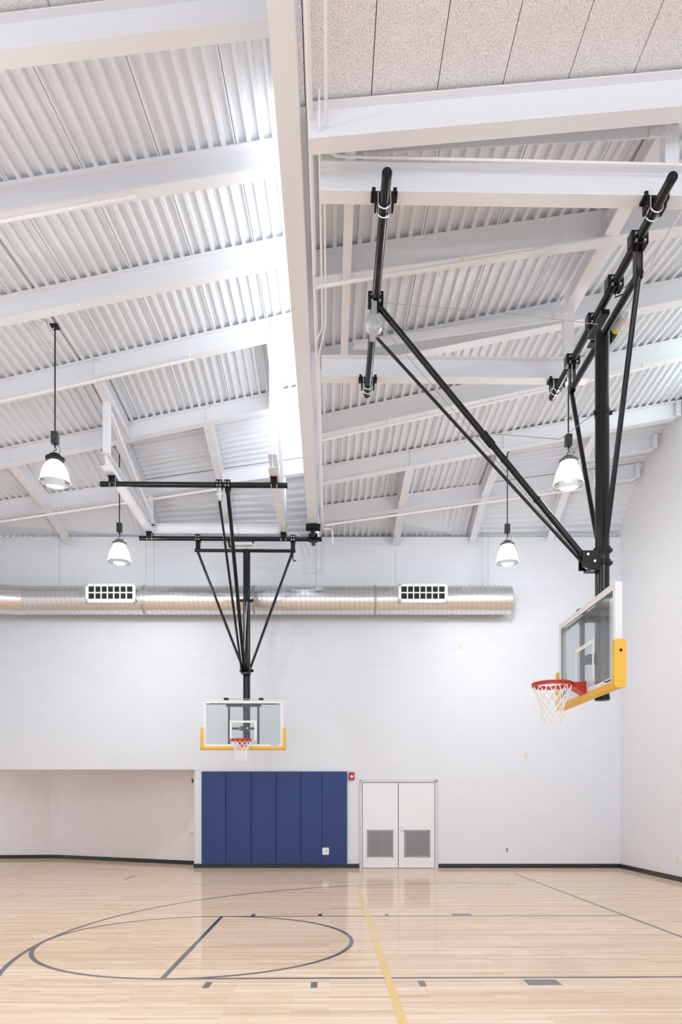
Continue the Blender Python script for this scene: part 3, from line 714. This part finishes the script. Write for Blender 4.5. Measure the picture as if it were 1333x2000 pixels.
# ---- near hoop: swings from two pipes that run away from the viewer
PZ = 7.53; MX = 3.235; AX = .535
h = thing('basketball_hoop', 'near basketball hoop seen from the side, hung on a black mast beside the right wall', 'basketball hoop', (MX, HYc, 2.85), 'ceiling hung basketball hoops')
board(h, frame_mat((3.02, HYc, 0), (0,-1), (1,0)))
pipesN = []
for X, (ya, yb) in ((AX,(6.62,10.22)),(MX,(6.62,10.25))):
    mb = MB(); mb.tube([(X,ya,PZ),(X,yb,PZ)],.048,20); p_ = mb.build('support_pipe','black',h,True)
    mb = MB()
    for yy, s_ in ((ya,-1),(yb,1)): mb.lathe([(0.001,s_*.012),(.046,s_*.01),(.049,0),(.049,-s_*.03)],(X,yy,PZ),20,'y')
    split_build(mb, 'pipe_end_cap','blackmat',p_,True)
    for yy in (7.0,10.03): clamp(p_,(X,yy,PZ),'y',.115)
CZ = 7.165
mb = MB(); mb.tube([(MX,7.33,CZ),(MX,9.45,CZ)],.042,18); mb.build('cross_tube','black',h,True)
for yy in (7.38,9.40): bracket(h,(MX,yy,PZ),'y',drop=.42)
bracket(h,(AX,HYc-.05,PZ),'y',drop=.18)
bracket(h,(MX,8.0,PZ),'y','pipe_saddle',drop=.1); bracket(h,(MX,8.62,PZ),'y','pipe_saddle',drop=.1)
mb = MB(); mb.tube([(MX,HYc,2.85),(MX,HYc,CZ+.03)],.083,28); ms = mb.build('mast','black',h,True)
for z, r_ in ((6.25,.088),(4.47,.095),(4.62,.095)):
    mb = MB(); mb.lathe([(r_-.006,-.035),(r_,-.033),(r_,.033),(r_-.006,.035)],(MX,HYc,z),28)
    for s_ in (-1,1): mb.cbox((MX+s_*.095,HYc-.02,z),.03,.03,.04)
    mb.build('mast_collar','blackmat',ms,True)
mb = MB(); mb.lathe([(.001,-.006),(.084,-.006),(.086,0),(.086,.04)],(MX,HYc,2.85),28); mb.build('mast_cap','blackmat',ms,True)
mb = MB(); mb.box(3.05,MX,HYc-.06,HYc+.06,3.28,3.38); mb.box(3.05,MX,HYc-.06,HYc+.06,3.78,3.88); mb.build('mast_arm','blackmat',h)
for ya, yb in ((7.36,HYc-.05),(9.42,HYc+.05)):
    mb = MB(); mb.tube([(MX,ya,CZ-.03),(MX,yb,4.53)],.030,14); mb.build('side_brace','black',h,True)
bk = Vector((MX-.16,HYc,4.50))
mb = MB(); mb.box(MX-.26,MX-.06,HYc-.07,HYc-.055,4.40,4.60); mb.box(MX-.26,MX-.06,HYc+.055,HYc+.07,4.40,4.60); mb.box(MX-.20,MX-.05,HYc-.07,HYc+.07,4.37,4.40)
b_ = mb.build('mast_bracket','black',h)
mb = MB()
for dx,dz in ((-.20,.05),(-.12,-.03)): mb.lathe([(0,-.02),(.016,-.02),(.016,0)],(MX+dx,HYc-.07,4.5+dz),10,'y')
mb.tube([(MX-.25,HYc-.05,4.43),(MX-.20,HYc-.05,4.385),(MX-.12,HYc-.05,4.37)],.01,6); split_build(mb, 'bolt', 'zinc',b_,True)
pa, pb = Vector((AX+.06,HYc-.05,PZ-.10)), Vector((MX-.20,HYc,4.52))
mb = MB(); mb.tube([pa,pb],.036,16); br = mb.build('front_brace','black',h,True)
for u in (.52,.60,.76): 
    q = segpt(pa,pb,u); dv=(pb-pa).normalized(); mb = MB(); mb.tube([q-dv*.09,q+dv*.09],.047,14) if u==.52 else mb.tube([q-dv*.015,q+dv*.015],.043,12); mb.build('brace_collar','blackmat',br,True)
pc = Vector((AX-.02,HYc-.1,PZ-.42)); mb = MB(); mb.tube([pc+Vector((.02,0,-.04)), Vector((MX-.21,HYc,4.45))],.018,12); mb.build('lift_strut','black',h,True)
mb = MB(); mb.lathe([(.001,-.07),(.05,-.075),(.09,-.07),(.105,-.045),(.105,.045),(.09,.07),(.001,.075)],pc+Vector((0,0,.10)),24,'y'); mb.box(pc.x-.03,pc.x+.03,pc.y-.03,pc.y+.03,pc.z+.18,PZ-.06); mb.lathe([(.001,-.085),(.06,-.085),(.066,-.07)],pc+Vector((0,0,.10)),20,'y'); mb.box(pc.x-.05,pc.x+.05,pc.y-.06,pc.y+.06,pc.z-.06,pc.z+.02); mb.build('reel_housing','alu',h,True)
mb = MB(); mb.tube([pc+Vector((.09,0,.08)), Vector((MX-.24,HYc,4.50))],.004,5); mb.tube([(AX+.1,HYc-.05,PZ-.03),(1.9,HYc-.02,PZ-.10),(MX-.05,HYc,PZ-.22)],.004,5)
q = segpt(pa,pb,.52); mb.tube([q+Vector((.03,-.04,.05)), q+Vector((.85,-.02,-.0)), (MX-.09,HYc-.02,6.25)],.005,5); mb.build('safety_cable','cable',h)
# winch motor beside the pipe
mo = at(1209,622,8.6); mv = Vector((.0,-.75,.10)).normalized(); m0 = Vector((3.50,8.80,7.43)); m1 = m0+Vector((.02,-.40,.02))
mb = MB(); mb.tube([m0,segpt(m0,m1,.42)],.055,18); wm = mb.build('winch_motor','blackmat',h,True)
mb = MB(); mb.tube([segpt(m0,m1,.42),segpt(m0,m1,.58)],.057,18); mb.build('motor_label','yellowlabel',wm,True)
mb = MB(); mb.tube([segpt(m0,m1,.56),m1,segpt(m0,m1,1.05)],[.062,.062,.045],18); mb.build('motor_fan_cover','alu',wm,True)
mb = MB(); mb.box(MX,3.50,8.72,8.84,7.34,7.37); mb.box(MX-.05,MX+.05,8.25,8.7,7.36,7.42); mb.build('winch_plate','black',h)
mb = MB(); mb.tube([(MX+.05,8.1,7.45),(MX+.18,7.95,7.42),(MX+.16,7.75,7.55)],.008,6); mb.build('motor_cord','black',h,True)

# ---- far hoop
FX, FY = -1.975, 16.1; MY = FY+.25; PZ2 = 7.74
h = thing('basketball_hoop', 'far basketball hoop facing the viewer above the blue wall pads', 'basketball hoop', (FX, MY, 2.85), 'ceiling hung basketball hoops')
board(h, frame_mat((FX, FY, 0), (1,0), (0,1)))
for (x0,x1,y,xs) in ((-4.40,-.82,13.62,(xa,xb)),(-4.40,-.19,16.38,(xa,xb))):
    mb = MB(); mb.tube([(x0,y,PZ2),(x1,y,PZ2)],.052,18); p_ = mb.build('support_pipe','black',h,True)
    for X in xs: clamp(p_,(X,y,PZ2),'x',.12)
mb = MB(); mb.tube([(-.39,15.95,PZ2+.02),(-.39,16.62,PZ2-.02)],.055,18); p_ = mb.build('stub_pipe','black',h,True)
mb = MB(); mb.box(-.55,-.22,16.0,16.2,7.86,7.95); mb.cbox((-.39,16.3,PZ2),.2,.14,.16); mb.build('pipe_clamp','blackmat',p_)
CZ2 = 7.455
mb = MB(); mb.tube([(-3.12,MY,CZ2),(-.80,MY,CZ2)],.038,16); mb.build('cross_tube','black',h,True)
for X in (-3.05,-.86): bracket(h,(X,16.38,PZ2),'x',drop=.30)
mb = MB(); mb.tube([(-.86,MY,CZ2),(-.86,MY-.05,CZ2-.2),(-.83,MY-.08,CZ2-.27),(-.78,MY-.08,CZ2-.24)],.014,8); mb.build('hook','blackmat',h,True)
MXF = -1.925
mb = MB(); mb.tube([(MXF,MY,2.98),(MXF,MY,CZ2+.02)],.083,28); ms = mb.build('mast','black',h,True)
for z in (6.30,4.68):
    mb = MB(); mb.lathe([(.09,-.035),(.096,-.033),(.096,.033),(.09,.035)],(MXF,MY,z),28)
    for s_ in (-1,1): mb.cbox((MXF+s_*.12,MY-.02,z),.08,.04,.06)
    mb.build('mast_collar','blackmat',ms,True)
mb = MB(); mb.box(MXF-.07,MXF+.07,FY+.1,MY,3.28,3.38); mb.box(MXF-.07,MXF+.07,FY+.1,MY,3.78,3.88); mb.build('mast_arm','blackmat',h)
for X, e in ((-3.05,-.07),(-.87,.07)):
    mb = MB(); mb.tube([(X,MY,CZ2-.03),(MXF+e,MY-.02,4.70)],.030,14); mb.build('side_brace','black',h,True)
mb = MB(); mb.box(MXF-.10,MXF-.085,MY-.28,MY,4.58,4.78); mb.box(MXF+.085,MXF+.10,MY-.28,MY,4.58,4.78); mb.box(MXF-.1,MXF+.1,MY-.28,MY-.08,4.57,4.60); mb.build('mast_bracket','black',h)
q0 = at(445,957,13.62); mb = MB(); mb.tube([(q0.x,13.62,PZ2-.08),(MXF-.03,MY-.2,4.70)],.040,16); mb.build('front_brace','black',h,True)
q1 = at(429,985,13.62); mb = MB(); mb.tube([(q1.x,13.60,7.45),(MXF-.09,MY-.22,4.66)],.026,14); mb.build('lift_strut','black',h,True)
mb = MB(); mb.lathe([(.001,-.06),(.04,-.06),(.055,-.03),(.055,.03),(.04,.06),(.001,.06)],(q1.x,13.60,7.55),20,'x'); mb.rbox(q1.x-.05,q1.x+.05,13.55,13.65,7.42,7.66,.03,3,'z'); mb.build('reel_housing','alu',h,True)
bracket(h,(q0.x,13.62,PZ2),'x','brace_bracket',drop=.14); bracket(h,(q1.x,13.62,PZ2),'x','reel_bracket',drop=.09)
wmx = at(470,1067,16.3).x
mb = MB(); mb.box(wmx-.27,wmx-.13,MY-.12,MY+.02,7.52,7.66); mb.box(wmx-.3,wmx+.3,MY-.10,MY+.05,7.64,7.68); wm = mb.build('winch_motor','blackmat',h)
mb = MB(); mb.tube([(wmx-.22,MY-.1,7.575),(wmx+.28,MY-.1,7.575)],.055,16); mb.build('motor_fan_cover','alu',wm,True)
mb = MB(); mb.tube([(wmx-.02,16.3,7.7),(at(462,1000,14.5).x,13.9,7.7)],.004,5); mb.tube([(MXF+.02,MY-.09,6.25),(MXF+.0,MY-.12,5.9),(MXF-.05,MY-.15,4.8)],.012,6); mb.build('safety_cable','cable',h)

# ------------------------------------------------------------------ sprinkler pipes and conduits
def sprink(p0, p1, r, lab, heads=(), hang=3):
    t = thing('sprinkler_pipe', lab, 'pipe', p0, 'sprinkler pipes under the roof')
    mb = MB(); mb.tube([p0,p1],r,12); mb.build('pipe_run','pipe',t,True)
    for k in range(hang):
        q = segpt(p0,p1,(k+.6)/hang); mb = MB()
        mb.tube([q+Vector((0,-r-.005,-.01)),q+Vector((0,0,-r-.008)),q+Vector((0,r+.005,-.01)),q+Vector((0,.01,.16))],.006,6); mb.build('pipe_hanger','pipe',t)
    for u in heads:
        q = segpt(p0,p1,u); mb = MB(); mb.tube([q,q+Vector((0,0,.06))],.014,8); mb.lathe([(.001,.09),(.022,.088),(.012,.06),(.012,.05)],q,10); mb.build('sprinkler_head','ivory',t)
sprink(at(618,561,8.42), at(1182,467,8.42), .024, 'white sprinkler pipe under the right roof just behind the first hanging pipes', (.505,))
sprink(at(627,860,12.38), at(1265,718,12.38), .026, 'white sprinkler pipe under the right roof behind the near hoop braces', (.20,.985), 5)
sprink(at(634,1026,16.15), at(1137,955,16.15), .026, 'white sprinkler pipe under the farthest right roof beam above the duct', (.98,), 5)
sprink(at(-220,473,8.45), at(266,383,8.45), .026, 'white sprinkler pipe along the second nearest left roof beam', (.985,), 2)
sprink(at(-150,817,12.4), at(378,701,12.4), .026, 'white sprinkler pipe on the left roof beam behind the dim lamp', (.985,), 3)
sprink(at(-100,1034,16.15), at(436,954,16.15), .026, 'white sprinkler pipe under the farthest left roof beam', (), 4)
def conduit(pts, r, lab, name='conduit', rad=.1):
    mb = MB(); mb.tube(bend(pts, rad), r, 10); return tag(mb.build(name,'pipe',smooth=True), lab, 'pipe', 'pipes along the ridge girder')
conduit([(-.185,1.5,7.98),(-.185,16.3,7.98)], .027, 'thick white main pipe running along the right side of the girder', 'main_pipe')
conduit([(-.035,1.5,7.90),(-.035,6.86,7.90),(3.52,6.86,7.86),(3.60,7.0,7.7),(3.60,8.6,7.62)], .014, 'thin white conduit turning right along the nearest hung beam', rad=.16)
conduit([(-.10,6.4,8.2),(-.10,6.5,7.86),(-.10,9.3,7.86),(-.19,9.6,7.9),(-.19,10.6,8.06)], .011, 'thin white conduit bending back towards the girder behind the first hung beam')
conduit([(-.055,7.2,7.86),(-.055,9.2,7.86),(-.15,9.8,7.84),(-.15,16.0,7.84)], .011, 'thin white conduit running on to the far end of the girder')
mb = MB(); mb.box(3.53,3.68,8.55,8.78,7.52,7.64); tag(mb.build('junction_box','pipe'), 'small pale junction box at the end of a conduit beside the near hoop pipe', 'box')
for dx, lab in ((0,'upper'),(.14,'lower')):
    conduit([(-.95-dx,16.7,8.02),(-.75-dx,16.75,8.0),(-.55-dx,16.9,7.75),(-.5-dx,17.4,7.7)], .012, f'{lab} of two short white conduits curving off the end of the far hoop frame', rad=.1)
for x, y0, y1, k in ((597,1086,1119,'left'),(615,1070,1118,'middle'),(631,1058,1118,'right')):
    a = WALL @ Vector((wx(x),Yw-.03,wz(y0))); c = WALL @ Vector((wx(x),Yw-.03,wz(y1))); mb = MB(); mb.tube([a,c],.013,8); mb.cbox(c,.05,.05,.06)
    tag(mb.build('wall_conduit','trimw',smooth=True), f'{k} one of three short white conduits on the wall above the duct', 'pipe', 'wall conduits above the duct')
conduit([(-.14,16.2,7.9),(-.02,16.3,7.96),(.06,16.3,7.9),(.06,16.35,7.62)], .018, 'short white pipe dropping at the far end of the girder', rad=.08)

# ------------------------------------------------------------------ light
w = bpy.data.worlds.new('World'); sc.world = w; w.use_nodes = True
bg = w.node_tree.nodes['Background']; bg.inputs[0].default_value = (.81, .90, 1.0, 1); bg.inputs[1].default_value = 1.12

cam = bpy.data.cameras.new('Camera'); co = bpy.data.objects.new('Camera', cam); C.objects.link(co)
co.location = (0,0,CAMZ); co.rotation_euler = (PI/2, 0, -TH)
cam.sensor_fit = 'AUTO'; cam.sensor_width = 36; cam.lens = F*36/2000; cam.shift_y = (HY-1000)/2000; cam.shift_x = (666.5-CX)/2000
cam.clip_end = 200
sc.camera = co
sc.view_settings.view_transform = 'Standard'; sc.view_settings.look = 'None'
sc.view_settings.exposure = 0.50; sc.view_settings.gamma = 1.0; sc.view_settings.use_curve_mapping = False
sc.cycles.max_bounces = 10; sc.cycles.diffuse_bounces = 6; sc.cycles.transparent_max_bounces = 12
sc.cycles.use_denoising = True; sc.cycles.sample_clamp_indirect = 8
sc.cycles.caustics_reflective = False; sc.cycles.caustics_refractive = False
